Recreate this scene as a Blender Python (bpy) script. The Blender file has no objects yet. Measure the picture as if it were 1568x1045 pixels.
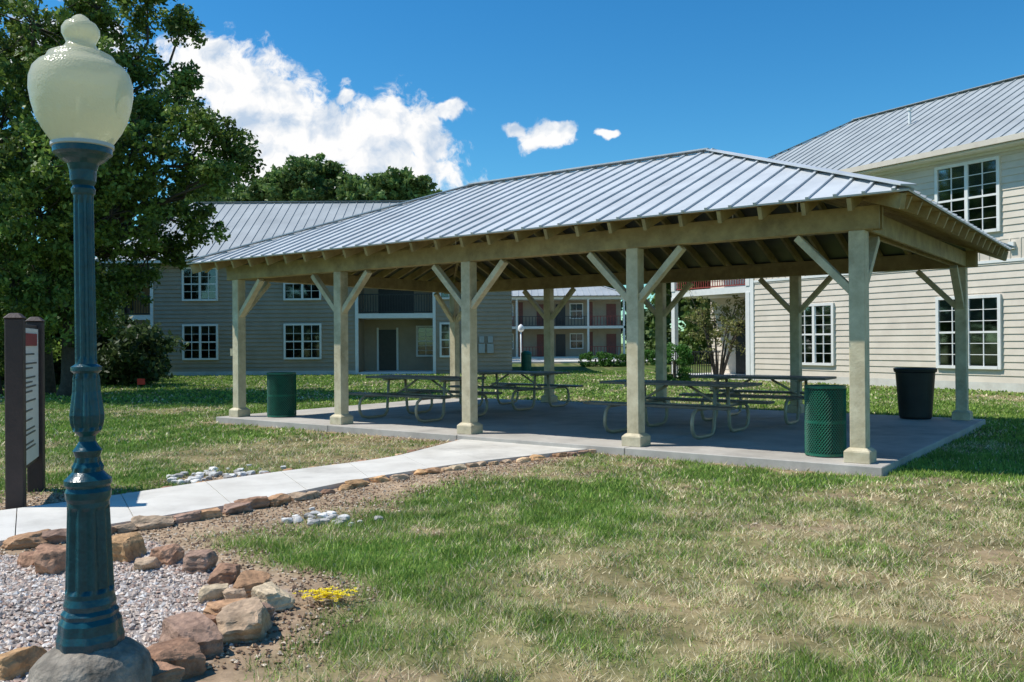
import bpy, math, random
import numpy as np
from mathutils import Vector, Matrix
random.seed(7); rng=np.random.default_rng(7)
scene=bpy.context.scene
F=1330.0; CAMH=1.5; ROLL=math.radians(0.4)

# ---------- surveying helpers (turn measured bearings into ground positions) ----------
def bearing(px,py):
    x=px-784; y=py-522.5
    c,s=math.cos(ROLL),math.sin(ROLL)
    return (x*c-y*s)/F, -((x*s+y*c)-2.5)/F
def G(px,py,z=0.0):
    u,v=bearing(px,py); Y=(z-CAMH)/v
    return (u*Y,Y)
def W(px,py,Y):
    u,v=bearing(px,py); return Vector((u*Y,Y,CAMH+v*Y))

# ---------- materials ----------
def newmat(name):
    m=bpy.data.materials.new(name); m.use_nodes=True
    nt=m.node_tree; b=nt.nodes['Principled BSDF']; return m,nt,b
def N(nt,t,**k):
    n=nt.nodes.new(t)
    for a,v in k.items(): setattr(n,a,v)
    return n
def L(nt,a,b): nt.links.new(a,b)
def mat(name,col,rough=0.6,metal=0.0,var=0.12,scale=6.0,bump=0.0,bscale=60.0,spec=0.5,col2=None,detail=6,stain=0.0):
    m,nt,b=newmat(name)
    tc=N(nt,'ShaderNodeTexCoord'); vec=tc.outputs['Object']
    no=N(nt,'ShaderNodeTexNoise'); no.inputs['Scale'].default_value=scale; no.inputs['Detail'].default_value=detail
    no.inputs['Roughness'].default_value=0.65
    L(nt,vec,no.inputs['Vector'])
    cr=N(nt,'ShaderNodeValToRGB')
    a=col; 
    if col2 is None:
        c1=tuple(max(0,x*(1-var)) for x in a); c2=tuple(min(1,x*(1+var)) for x in a)
    else: c1,c2=a,col2
    cr.color_ramp.elements[0].position=0.32; cr.color_ramp.elements[1].position=0.68
    cr.color_ramp.elements[0].color=(*c1,1); cr.color_ramp.elements[1].color=(*c2,1)
    L(nt,no.outputs['Fac'],cr.inputs['Fac']); o=cr.outputs['Color']
    if stain>0:
        n3=N(nt,'ShaderNodeTexNoise'); n3.inputs['Scale'].default_value=scale*.35; n3.inputs['Detail'].default_value=8; n3.inputs['Roughness'].default_value=.75; L(nt,vec,n3.inputs['Vector'])
        mr=N(nt,'ShaderNodeMapRange'); mr.inputs[1].default_value=.5; mr.inputs[2].default_value=.66; mr.inputs[3].default_value=1; mr.inputs[4].default_value=1-stain; L(nt,n3.outputs['Fac'],mr.inputs[0])
        vm=N(nt,'ShaderNodeVectorMath',operation='SCALE'); L(nt,o,vm.inputs[0]); L(nt,mr.outputs[0],vm.inputs['Scale']); o=vm.outputs[0]
    L(nt,o,b.inputs['Base Color'])
    b.inputs['Roughness'].default_value=rough; b.inputs['Metallic'].default_value=metal
    b.inputs['Specular IOR Level'].default_value=spec
    if bump>0:
        n2=N(nt,'ShaderNodeTexNoise'); n2.inputs['Scale'].default_value=bscale; n2.inputs['Detail'].default_value=5
        L(nt,tc.outputs['Object'],n2.inputs['Vector'])
        bp=N(nt,'ShaderNodeBump'); bp.inputs['Strength'].default_value=bump; bp.inputs['Distance'].default_value=0.02
        L(nt,n2.outputs['Fac'],bp.inputs['Height']); L(nt,bp.outputs['Normal'],b.inputs['Normal'])
    return m
def attrmat(name,rough=0.7,trans=0.0,nscale=0,namt=0.3,spec=0.3,bump=0):
    m,nt,b=newmat(name)
    at=N(nt,'ShaderNodeAttribute'); at.attribute_name='Col'
    out=at.outputs['Color']
    if nscale>0:
        tc=N(nt,'ShaderNodeTexCoord'); no=N(nt,'ShaderNodeTexNoise'); no.inputs['Scale'].default_value=nscale; no.inputs['Detail'].default_value=7
        no.inputs['Roughness'].default_value=0.7
        L(nt,tc.outputs['Object'],no.inputs['Vector'])
        mr=N(nt,'ShaderNodeMapRange'); mr.inputs[1].default_value=0.3; mr.inputs[2].default_value=0.7
        mr.inputs[3].default_value=1-namt; mr.inputs[4].default_value=1+namt
        L(nt,no.outputs['Fac'],mr.inputs[0])
        vm=N(nt,'ShaderNodeVectorMath',operation='SCALE'); L(nt,out,vm.inputs[0]); L(nt,mr.outputs[0],vm.inputs['Scale'])
        out=vm.outputs[0]
        if bump>0:
            bp=N(nt,'ShaderNodeBump'); bp.inputs['Strength'].default_value=bump; bp.inputs['Distance'].default_value=0.03
            L(nt,no.outputs['Fac'],bp.inputs['Height']); L(nt,bp.outputs['Normal'],b.inputs['Normal'])
    L(nt,out,b.inputs['Base Color']); b.inputs['Roughness'].default_value=rough
    b.inputs['Specular IOR Level'].default_value=spec
    if trans>0:
        tr=N(nt,'ShaderNodeBsdfTranslucent'); L(nt,out,tr.inputs['Color'])
        mx=N(nt,'ShaderNodeMixShader'); mx.inputs[0].default_value=trans
        L(nt,b.outputs[0],mx.inputs[1]); L(nt,tr.outputs[0],mx.inputs[2])
        L(nt,mx.outputs[0],nt.nodes['Material Output'].inputs['Surface'])
    return m

M_post=mat('khaki_paint',(0.47,0.395,0.25),0.6,var=0.1,scale=5,bump=0.15,bscale=40,col2=(0.68,0.60,0.42),stain=.25)
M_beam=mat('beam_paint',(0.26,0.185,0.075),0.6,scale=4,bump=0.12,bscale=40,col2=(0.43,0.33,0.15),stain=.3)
M_metal=mat('roof_metal',(0.45,0.475,0.49),0.48,metal=0.0,scale=1.5,col2=(0.57,0.595,0.605),stain=.12,spec=.35)
M_under=mat('roof_underside',(0.11,0.10,0.08),0.5,metal=0.2,scale=3)  # same metal as the top; under-roof shade is deepened in its colour
M_roof2=mat('building_roof_metal',(0.34,0.365,0.37),0.5,metal=0.0,scale=0.8,col2=(0.43,0.455,0.455),stain=.12,spec=.35)
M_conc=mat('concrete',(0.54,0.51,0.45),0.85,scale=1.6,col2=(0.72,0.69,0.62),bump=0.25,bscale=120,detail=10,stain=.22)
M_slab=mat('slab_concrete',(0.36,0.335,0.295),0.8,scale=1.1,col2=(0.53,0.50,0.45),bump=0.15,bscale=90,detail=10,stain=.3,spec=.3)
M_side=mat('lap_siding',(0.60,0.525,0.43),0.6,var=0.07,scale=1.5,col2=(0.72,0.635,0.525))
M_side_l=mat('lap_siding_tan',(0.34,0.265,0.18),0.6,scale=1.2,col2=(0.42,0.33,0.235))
M_white=mat('white_trim',(0.78,0.77,0.73),0.5,var=0.06,scale=5)
M_dark=mat('dark_interior',(0.02,0.021,0.022),0.4,var=0.3)
M_blind=mat('window_blind',(0.5,0.48,0.43),0.6,var=0.08,scale=3)
M_red=mat('red_brown_paint',(0.28,0.05,0.035),0.5,var=0.2)
M_redwall=mat('red_wall',(0.20,0.07,0.055),0.7,var=0.15)
M_lamp=mat('teal_enamel',(0.003,0.042,0.060),0.27,scale=14,col2=(0.008,0.075,0.098),bump=0.15,bscale=50,stain=.3)
M_green=mat('green_coating',(0.008,0.13,0.075),0.4,var=0.2)
M_liner=mat('black_plastic',(0.012,0.013,0.012),0.5,var=0.3)
M_sign=mat('sign_post_brown',(0.045,0.026,0.022),0.6,var=0.2,bump=0.2,bscale=30)
M_panel=mat('sign_panel',(0.66,0.65,0.61),0.4,var=0.05)
M_maroon=mat('sign_header',(0.25,0.015,0.03),0.4)
M_text=mat('sign_text',(0.09,0.085,0.08),0.5)
M_tbl=mat('table_top',(0.10,0.09,0.07),0.5,scale=8,col2=(0.18,0.165,0.125))
M_pipe=mat('table_pipe',(0.40,0.35,0.24),0.45,metal=0.2,scale=9)
M_bark=mat('bark',(0.05,0.04,0.03),0.9,scale=9,col2=(0.10,0.082,0.065),bump=0.6,bscale=18)
M_foot=mat('footing_concrete',(0.08,0.068,0.052),0.9,scale=9,col2=(0.36,0.31,0.25),bump=0.8,bscale=30,detail=10)
M_leaf=attrmat('foliage',0.5,0.32)
M_grass=attrmat('grass_blades',0.6,0.2,spec=0.25)
M_ground=attrmat('ground_soil',0.95,0,nscale=9,namt=0.4,spec=0.1,bump=0.6)
M_stone=attrmat('stone',0.85,0,nscale=11,namt=0.5,spec=0.2,bump=0.7)
M_grav=attrmat('gravel_stone',0.85,0,spec=0.2)
M_util=mat('utility_teal',(0.03,0.13,0.13),0.5)
m,nt,b=newmat('window_glass'); nt.nodes.remove(b)
tb=N(nt,'ShaderNodeBsdfTransparent'); tb.inputs['Color'].default_value=(0.55,0.6,0.6,1)
gb=N(nt,'ShaderNodeBsdfGlossy'); gb.inputs['Roughness'].default_value=0.04; gb.inputs['Color'].default_value=(0.9,0.95,1,1)
fr=N(nt,'ShaderNodeFresnel'); fr.inputs['IOR'].default_value=1.8
mx=N(nt,'ShaderNodeMixShader'); L(nt,fr.outputs[0],mx.inputs[0]); L(nt,tb.outputs[0],mx.inputs[1]); L(nt,gb.outputs[0],mx.inputs[2])
L(nt,mx.outputs[0],nt.nodes['Material Output'].inputs['Surface']); M_glass=m
m,nt,b=newmat('acrylic_globe')
b.inputs['Base Color'].default_value=(0.74,0.71,0.54,1); b.inputs['Roughness'].default_value=0.18
b.inputs['Coat Weight'].default_value=0.4
tc=N(nt,'ShaderNodeTexCoord'); vo=N(nt,'ShaderNodeTexVoronoi'); vo.inputs['Scale'].default_value=110
L(nt,tc.outputs['Object'],vo.inputs['Vector'])
bp=N(nt,'ShaderNodeBump'); bp.inputs['Strength'].default_value=0.6; bp.inputs['Distance'].default_value=0.003
L(nt,vo.outputs['Distance'],bp.inputs['Height']); L(nt,bp.outputs['Normal'],b.inputs['Normal'])
tr=N(nt,'ShaderNodeBsdfTranslucent'); tr.inputs['Color'].default_value=(0.82,0.79,0.60,1)
tp=N(nt,'ShaderNodeBsdfTransparent'); tp.inputs['Color'].default_value=(0.9,0.93,0.82,1)
m1=N(nt,'ShaderNodeMixShader'); m1.inputs[0].default_value=0.45; L(nt,b.outputs[0],m1.inputs[1]); L(nt,tr.outputs[0],m1.inputs[2])
m2=N(nt,'ShaderNodeMixShader'); m2.inputs[0].default_value=0.2; L(nt,m1.outputs[0],m2.inputs[1]); L(nt,tp.outputs[0],m2.inputs[2])
L(nt,m2.outputs[0],nt.nodes['Material Output'].inputs['Surface']); M_globe=m

# ---------- mesh builder ----------
def empty(name):
    e=bpy.data.objects.new(name,None); scene.collection.objects.link(e); e.empty_display_size=0.3; return e
class MB:
    def __init__(s): s.v=[]; s.f=[]
    def box8(s,pts):
        o=len(s.v); s.v+= [tuple(p) for p in pts]
        s.f+=[(o,o+3,o+2,o+1),(o+4,o+5,o+6,o+7),(o,o+1,o+5,o+4),(o+1,o+2,o+6,o+5),(o+2,o+3,o+7,o+6),(o+3,o,o+4,o+7)]
    def box(s,c,ax,ay,az,sx,sy,sz):
        c=Vector(c);ax=Vector(ax)*sx/2;ay=Vector(ay)*sy/2;az=Vector(az)*sz/2
        s.box8([c-ax-ay-az,c+ax-ay-az,c+ax+ay-az,c-ax+ay-az,c-ax-ay+az,c+ax-ay+az,c+ax+ay+az,c-ax+ay+az])
    def beam(s,p0,p1,w,h,up=(0,0,1)):
        p0=Vector(p0);p1=Vector(p1);d=p1-p0;ln=d.length;d.normalize()
        sd=d.cross(Vector(up)).normalized(); u=sd.cross(d).normalized()
        s.box((p0+p1)/2,d,sd,u,ln,w,h)
    def tube(s,pts,rad,n=10,cap=True):
        pts=[Vector(p) for p in pts]
        if not hasattr(rad,'__len__'): rad=[rad]*len(pts)
        o=len(s.v); ref=None
        for i,p in enumerate(pts):
            if i==0:d=pts[1]-p
            elif i==len(pts)-1:d=p-pts[-2]
            else:d=(pts[i+1]-pts[i-1])
            d.normalize()
            if ref is None: ref=Vector((1,0,0)) if abs(d.x)<0.8 else Vector((0,1,0))
            a=(ref-d*ref.dot(d)).normalized(); ref=a; b_=d.cross(a)
            for k in range(n):
                t=2*math.pi*k/n; s.v.append(tuple(p+(a*math.cos(t)+b_*math.sin(t))*rad[i]))
        for i in range(len(pts)-1):
            for k in range(n):
                k2=(k+1)%n; s.f.append((o+i*n+k,o+i*n+k2,o+(i+1)*n+k2,o+(i+1)*n+k))
        if cap:
            s.f.append(tuple(o+k for k in range(n))[::-1]); s.f.append(tuple(o+(len(pts)-1)*n+k for k in range(n)))
    def lathe(s,cx,cy,prof,n=48,flute=None,jit=0):
        o=len(s.v)
        for (r,z) in prof:
            for k in range(n):
                t=2*math.pi*k/n; rr=r
                if flute and flute(z): 
                    cnt,amp=flute(z); rr=r*(1-amp*(0.5+0.5*math.cos(cnt*t)))
                if jit: rr*=1+random.uniform(-jit,jit)
                s.v.append((cx+rr*math.cos(t),cy+rr*math.sin(t),z))
        for i in range(len(prof)-1):
            for k in range(n):
                k2=(k+1)%n; s.f.append((o+i*n+k,o+i*n+k2,o+(i+1)*n+k2,o+(i+1)*n+k))
        s.f.append(tuple(o+k for k in range(n))[::-1]); s.f.append(tuple(o+(len(prof)-1)*n+k for k in range(n)))
    def quad(s,*p):
        o=len(s.v); s.v+=[tuple(q) for q in p]; s.f.append(tuple(range(o,o+len(p))))
    def obj(s,name,m,parent=None,smooth=False,bevel=0):
        me=bpy.data.meshes.new(name); me.from_pydata(s.v,[],s.f); me.materials.append(m)
        if smooth:
            for p in me.polygons: p.use_smooth=True
        me.update(); ob=bpy.data.objects.new(name,me); scene.collection.objects.link(ob)
        if parent: ob.parent=parent
        if bevel:
            bm=ob.modifiers.new('bev','BEVEL'); bm.width=bevel; bm.segments=1; bm.limit_method='ANGLE'
        return ob
def fast(name,verts,k,m,col=None,parent=None,smooth=False):
    me=bpy.data.meshes.new(name); n=len(verts); nf=n//k
    me.vertices.add(n); me.vertices.foreach_set('co',verts.astype(np.float32).ravel())
    me.loops.add(n); me.loops.foreach_set('vertex_index',np.arange(n,dtype=np.int32))
    me.polygons.add(nf); me.polygons.foreach_set('loop_start',np.arange(0,n,k,dtype=np.int32))
    me.update(calc_edges=True)
    if col is not None:
        ca=me.color_attributes.new('Col','FLOAT_COLOR','POINT')
        c4=np.ones((n,4),np.float32); c4[:,:3]=np.repeat(col,k,axis=0) if len(col)!=n else col
        ca.data.foreach_set('color',c4.ravel())
    me.materials.append(m)
    ob=bpy.data.objects.new(name,me); scene.collection.objects.link(ob)
    if parent: ob.parent=parent
    return ob

# ---------- numpy noise ----------
def vnoise(x,y,sc,seed=0):
    x=np.asarray(x)*sc+100.3*seed+1000; y=np.asarray(y)*sc+57.7*seed+1000
    xi=np.floor(x).astype(np.int64); yi=np.floor(y).astype(np.int64); fx=x-xi; fy=y-yi
    def h(a,b):
        v=np.sin(a*127.1+b*311.7+seed*74.7)*43758.5453; return v-np.floor(v)
    fx=fx*fx*(3-2*fx); fy=fy*fy*(3-2*fy)
    return (h(xi,yi)*(1-fx)+h(xi+1,yi)*fx)*(1-fy)+(h(xi,yi+1)*(1-fx)+h(xi+1,yi+1)*fx)*fy
def fbm(x,y,sc,seed=0,o=4):
    r=0;a=0.5
    for i in range(o): r=r+a*vnoise(x,y,sc*2**i,seed+i); a*=0.5
    return r/(1-0.5**o)
def inpoly(x,y,poly):
    ins=np.zeros(np.shape(x),bool); n=len(poly)
    for i in range(n):
        x1,y1=poly[i]; x2,y2=poly[(i+1)%n]
        c=((y1>y)!=(y2>y))&(x<(x2-x1)*(y-y1)/((y2-y1)+1e-12)+x1); ins^=c
    return ins
def dseg(x,y,pl):
    d=np.full(np.shape(x),1e9)
    for (x1,y1),(x2,y2) in zip(pl[:-1],pl[1:]):
        dx,dy=x2-x1,y2-y1; t=np.clip(((x-x1)*dx+(y-y1)*dy)/(dx*dx+dy*dy),0,1)
        d=np.minimum(d,np.hypot(x-x1-t*dx,y-y1-t*dy))
    return d

# ---------- layout ----------
th=math.atan(0.745); c_,s_=math.cos(th),math.sin(th)
A=Vector((-c_,s_,0)); B=Vector((s_,c_,0)); P0=Vector((3.99,9.98,0)); LL=11.6; WW=6.45; OV=0.69
def PT(t,u,z): return P0+A*t+B*u+Vector((0,0,z))
slab=[PT(-.32,-.32,0),PT(LL+.32,-.32,0),PT(LL+.32,WW+.32,0),PT(-.32,WW+.32,0)]
slab2=[(p.x,p.y) for p in slab]
far_e=[G(742,668),G(600,706),G(430,728),G(300,746),G(175,766),G(0,790),G(-150,808),G(-400,835)]
near_e=[G(908,692),G(700,716),G(540,742),G(400,772),G(240,800),G(0,838),G(-200,868),G(-480,901)]
path_poly=[(far_e[0][0]+.25,far_e[0][1]+.35)]+far_e+near_e[::-1]+[(near_e[0][0]+.25,near_e[0][1]+.35)]
bed=[G(-600,880),G(0,852),G(90,850),G(210,822),G(330,868),G(430,905),G(425,935),G(380,985),G(300,1000),G(270,1060),G(300,1150),G(-100,1300),G(-600,1100)]
bldL=[(-20,41.9),(0,41.9),(0,54),(-20,54)]
road=[(-40,62),(14,62),(14,73),(-40,73)]

def fields(x,y):
    inpath=inpoly(x,y,path_poly); inslab=inpoly(x,y,slab2); inbed=inpoly(x,y,bed)
    n1=fbm(x,y,1.3,3); n2=fbm(x,y,0.35,9); n3=fbm(x,y,3.5,21)
    dn=dseg(x,y,near_e); df=dseg(x,y,far_e); db=dseg(x,y,bed+[bed[0]])
    wn=np.interp(x,[-4,-2.4,-1.6,-.6,.3,1.1],[.6,1.0,1.15,.75,.45,.2])
    dirt=np.clip(1.5-dn/(wn*(0.5+1.1*n1)),0,1)
    dirt=np.maximum(dirt,np.clip(1.25-df/(.25*(0.4+1.4*n1)),0,1))
    dirt=np.maximum(dirt,np.clip(1.4-db/(.42*(0.3+1.5*n1)),0,1))
    sx,sy=-4.55,8.3
    dirt=np.maximum(dirt,np.clip(1.3-np.hypot(x-sx,(y-sy)*.7)/(.9*(.5+n1)),0,1))
    gx,gy=G(330,735); dirt=np.maximum(dirt,np.clip(1.3-np.hypot((x-gx)*.55,y-gy)/(.5*(.5+n1)),0,1))
    ds=dseg(x,y,slab2[:2]); dirt=np.maximum(dirt,np.clip(1.1-ds/(.25*(.2+1.8*n1)),0,1)*.8)
    dirt=np.maximum(dirt,np.clip((n1-.68)/.1,0,1)*.65*(y<12))
    dry=0.09+1.1*(n2-0.5)+1.1*(n1-.5)+.7*(n3-.5)
    fg=np.clip((9.4-y)/1.6,0,1)*np.clip((x+0.3+0.35*(6-y))/1.0,0,1)
    dry=dry+fg*0.40
    dry=dry+np.clip(1-dn/1.8,0,1)*0.25
    mid=np.exp(-((x+3.2)/2.4)**2-((y-11.4)/1.8)**2); dry=dry+mid*0.7
    dry=dry-0.28*np.clip(1-np.hypot((x+.9),(y-6.1)*.7)/1.2,0,1)
    dry=dry+0.1*np.exp(-((y-5.2)/1.0)**2)*(x>-0.6)
    return np.clip(dry,0,1),dirt,inpath,inslab,inbed,n3

# ---------- ground ----------
def axis(lo,hi,step,far,grow=1.12):
    a=list(np.arange(lo,hi,step)); s=step; v=hi
    while v<far: a.append(v); s*=grow; v+=s
    s=step; v=lo-step; pre=[]
    while v>-far: pre.append(v); s*=grow; v-=s
    return np.array(pre[::-1]+a)
xs=axis(-9,9,.11,600); ys=axis(2.5,15,.11,700); 
GX,GY=np.meshgrid(xs,ys); gx=GX.ravel(); gy=GY.ravel()
dry,dirt,ip,isl,ib,n3=fields(gx,gy)
green=np.array([.085,.125,.03]); tan=np.array([.29,.215,.12]); soil=np.array([.36,.26,.17]); grav=np.array([.34,.30,.27])
col=green*(1-dry[:,None])+tan*dry[:,None]
col=col*(0.6+0.8*n3[:,None])
col=col*(1-dirt[:,None])+soil*(.65+.7*n3[:,None])*dirt[:,None]
col[ib]=grav
me=bpy.data.meshes.new('ground'); nx,ny=len(xs),len(ys)
idx=np.arange(nx*ny).reshape(ny,nx)
quads=np.stack([idx[:-1,:-1],idx[:-1,1:],idx[1:,1:],idx[1:,:-1]],-1).reshape(-1,4)
V=np.stack([gx,gy,np.where(ip|isl,-.03,0.02*(n3-.5)*(np.abs(gx)<12)*(gy<20))],-1)
me.vertices.add(len(V)); me.vertices.foreach_set('co',V.astype(np.float32).ravel())
me.loops.add(quads.size); me.loops.foreach_set('vertex_index',quads.astype(np.int32).ravel())
me.polygons.add(len(quads)); me.polygons.foreach_set('loop_start',np.arange(0,quads.size,4,dtype=np.int32))
me.update(calc_edges=True)
ca=me.color_attributes.new('Col','FLOAT_COLOR','POINT'); c4=np.ones((len(V),4),np.float32); c4[:,:3]=col; ca.data.foreach_set('color',c4.ravel())
me.materials.append(M_ground); g=bpy.data.objects.new('ground',me); scene.collection.objects.link(g)

# ---------- grass ----------
def blades(y0,y1,dens,h,w,seed):
    r=np.random.default_rng(seed)
    k=0.66; n=int(dens*(k*(y1*y1-y0*y0)+2*(y1-y0)))
    y=np.sqrt(r.uniform(y0*y0,y1*y1,n)); x=r.uniform(-1,1,n)*(k*y+1.0)
    dry,dirt,ip,isl,ib,n3=fields(x,y)
    n4=fbm(x,y,9,51,3)
    keep=~(ip|isl|ib|inpoly(x,y,bldL)|inpoly(x,y,road))
    keep&=r.uniform(0,1,n)>dirt*1.05
    keep&=r.uniform(0,1,n)<(1-.85*np.clip(.25+dry*1.4,0,1)*(n4>.5))
    dd=(x-9.1)*(-.854)+(y-33)*(-.52); keep&=~((dd<0)&(x>7))
    x,y,dry,n3,n4=x[keep],y[keep],dry[keep],n3[keep],n4[keep]; n=len(x)
    hh=h*r.uniform(.4,1.35,n)*(1.35-.8*n4)*(1-.3*dry); ww=w*r.uniform(.6,1.3,n)
    a=r.uniform(0,2*np.pi,n); la=r.uniform(0,2*np.pi,n); ln=hh*r.uniform(.1,1.2,n)*(.9+.9*dry)
    v=np.zeros((n,3,3))
    v[:,0,0]=x-np.cos(a)*ww/2; v[:,0,1]=y-np.sin(a)*ww/2
    v[:,1,0]=x+np.cos(a)*ww/2; v[:,1,1]=y+np.sin(a)*ww/2
    v[:,2,0]=x+np.cos(la)*ln; v[:,2,1]=y+np.sin(la)*ln; v[:,2,2]=hh
    isd=(r.uniform(0,1,n)<np.clip(dry*1.15+.04,0,.78))
    g1=np.array([.12,.24,.035]); g2=np.array([.33,.45,.09]); d1=np.array([.42,.32,.17]); d2=np.array([.86,.76,.50])
    m_=r.uniform(0,1,(n,1))
    c=np.where(isd[:,None],d1*(1-m_)+d2*m_,g1*(1-m_)+g2*m_)*(.65+.8*n3[:,None])
    return v.reshape(-1,3),c
vs=[];cs=[]
for args in [(3.2,5.2,10500,.046,.005,1),(5.2,8,5800,.045,.0075,2),(8,13,2000,.044,.013,3),(13,22,540,.048,.028,4),(22,45,95,.055,.07,5)]:
    v,c=blades(*args); vs.append(v); cs.append(c)
fast('grass',np.concatenate(vs),3,M_grass,np.concatenate(cs))

# ---------- stones ----------
import bmesh
def ico(sub):
    bm=bmesh.new(); bmesh.ops.create_icosphere(bm,subdivisions=sub,radius=1)
    v=np.array([p.co[:] for p in bm.verts]); f=np.array([[q.index for q in p.verts] for p in bm.faces]); bm.free(); return v,f
IV,IF=ico(4)
def rocks(name,items,palette,r):
    out=[];cols=[]
    for (x,y,z,sx,sy,sz,rot) in items:
        p=IV*1.35
        pl=[np.array(q,float)+r.normal(0,.18,3) for q in ((1,0,0),(-1,0,0),(0,1,0),(0,-1,0),(0,0,1),(0,0,-1))]+[r.normal(size=3) for _ in range(7)]
        for i,d in enumerate(pl):
            d=d/np.linalg.norm(d); t=r.uniform(.78,.98) if i<6 else r.uniform(.82,1.1)
            e=p@d; p=p-np.maximum(e-t,0)[:,None]*d
        ph=r.uniform(0,6,3)
        p+= .03*np.sin(p[:,[1,2,0]]*7+ph)+.024*np.sin(p[:,[2,0,1]]*15+ph)+r.normal(0,.009,p.shape)
        p*=[sx,sy,sz]; cr,sr=math.cos(rot),math.sin(rot)
        q=np.stack([p[:,0]*cr-p[:,1]*sr+x,p[:,0]*sr+p[:,1]*cr+y,p[:,2]+z],-1)
        out.append(q[IF].reshape(-1,3)); c=np.array(palette[r.integers(len(palette))])*r.uniform(.75,1.2)
        cols.append(np.repeat(c[None],len(IF),0))
    return fast(name,np.concatenate(out),3,M_stone,np.concatenate(cols))
pal=[(.46,.27,.15),(.60,.41,.24),(.38,.22,.14),(.60,.47,.31),(.34,.22,.16),(.56,.34,.17),(.46,.33,.22)]
items=[]
def along(pl,step,off,sz,r):
    pts=[Vector(p) for p in pl]
    for a,b in zip(pts[:-1],pts[1:]):
        d=b-a; n=max(1,int(d.length/step)); nn=Vector((d.y,-d.x)).normalized()
        for i in range(n):
            if r.random()<.07: continue
            p=a+d*((i+r.uniform(.2,.8))/n)+nn*(off+r.uniform(-.05,.05)); k=r.uniform(.6,1.25)
            items.append((p.x,p.y,sz*.2*k,sz*k*1.25,sz*k*.8,sz*k*.5,math.atan2(d.y,d.x)+r.uniform(-.4,.4)))
R=np.random.default_rng(3)
along(near_e[:3],.19,-.12,.075,R); along(near_e[2:4],.2,-.15,.105,R); along(near_e[3:6],.22,-.14,.115,R)
along([far_e[0],far_e[1],far_e[2]],.28,.1,.055,R); along(far_e[2:5],.34,.1,.05,R)
for px,py,s in [(85,874,.16),(190,855,.17),(258,862,.13),(303,874,.12),(345,892,.13),(385,908,.13),(412,930,.14),(372,972,.175),(350,945,.12),(290,997,.155),(262,1034,.155),(238,1056,.14),(20,1030,.12),(45,866,.09),(135,852,.1),(225,872,.1),(328,918,.09),(395,948,.09),(320,960,.08),(360,920,.08)]:
    x,y=G(px,py); items.append((x,y,s*.3,s*R.uniform(.8,1.1),s*R.uniform(.6,.85),s*R.uniform(.5,.75),R.uniform(0,3.1)))
rocks('rock_border',items,pal,R)
wh=[]
IVs,IFs=ico(2); IV,IF=IVs,IFs
for cx,cy,n in [(300,735,34),(360,730,16),(410,724,5),(490,796,22),(520,800,10)]:
    for i in range(n):
        x,y=G(cx+R.normal()*22,cy+R.normal()*5); s=R.uniform(.02,.06); wh.append((x,y,s*.4,s,s*.8,s*.6,R.uniform(0,3)))
rocks('white_rubble',wh,[(.62,.61,.58),(.42,.40,.37),(.68,.66,.62)],R)
OV6=np.array([[1,0,0],[-1,0,0],[0,1,0],[0,-1,0],[0,0,1],[0,0,-1]],float)
OF=np.array([[0,2,4],[2,1,4],[1,3,4],[3,0,4],[2,0,5],[1,2,5],[3,1,5],[0,3,5]])
def pebbles(name,x,y,s,cols,m):
    n=len(x); p=OV6[None]*(s[:,None,None]*R.uniform(.5,1.2,(n,6,1)))+R.normal(0,.15,(n,6,3))*s[:,None,None]
    a=R.uniform(0,6.28,n); ca,sa=np.cos(a),np.sin(a)
    q=np.empty_like(p); q[:,:,0]=p[:,:,0]*ca[:,None]-p[:,:,1]*sa[:,None]+x[:,None]; q[:,:,1]=p[:,:,0]*sa[:,None]+p[:,:,1]*ca[:,None]+y[:,None]
    q[:,:,2]=p[:,:,2]*.7+s[:,None]*.35
    return fast(name,q[:,OF].reshape(-1,3),3,m,np.repeat(cols,8,0))
n=42000; x=R.uniform(-6,-1,n); y=R.uniform(2.6,6.6,n); k=inpoly(x,y,bed); x,y=x[k],y[k]; n=len(x)
pg=np.array([(.66,.58,.51),(.47,.39,.33),(.74,.69,.63),(.53,.38,.30),(.34,.28,.24),(.66,.54,.44)])
pebbles('gravel',x,y,R.uniform(.009,.022,n),pg[R.integers(0,6,n)]*R.uniform(.8,1.15,(n,1)),M_grav)
n=80000; x=R.uniform(-7,2,n); y=R.uniform(4.0,14,n); d_,di,ip,isl,ib,_=fields(x,y); k=(di>.3)&~ip&~isl&~ib; x,y=x[k],y[k]; n=len(x)
pm=np.array([(.46,.34,.22),(.28,.18,.11),(.60,.50,.38),(.20,.13,.09)])
pebbles('mulch_chips',x,y,R.uniform(.005,.017,n),pm[R.integers(0,4,n)]*R.uniform(.7,1.2,(n,1)),M_grav)

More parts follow.
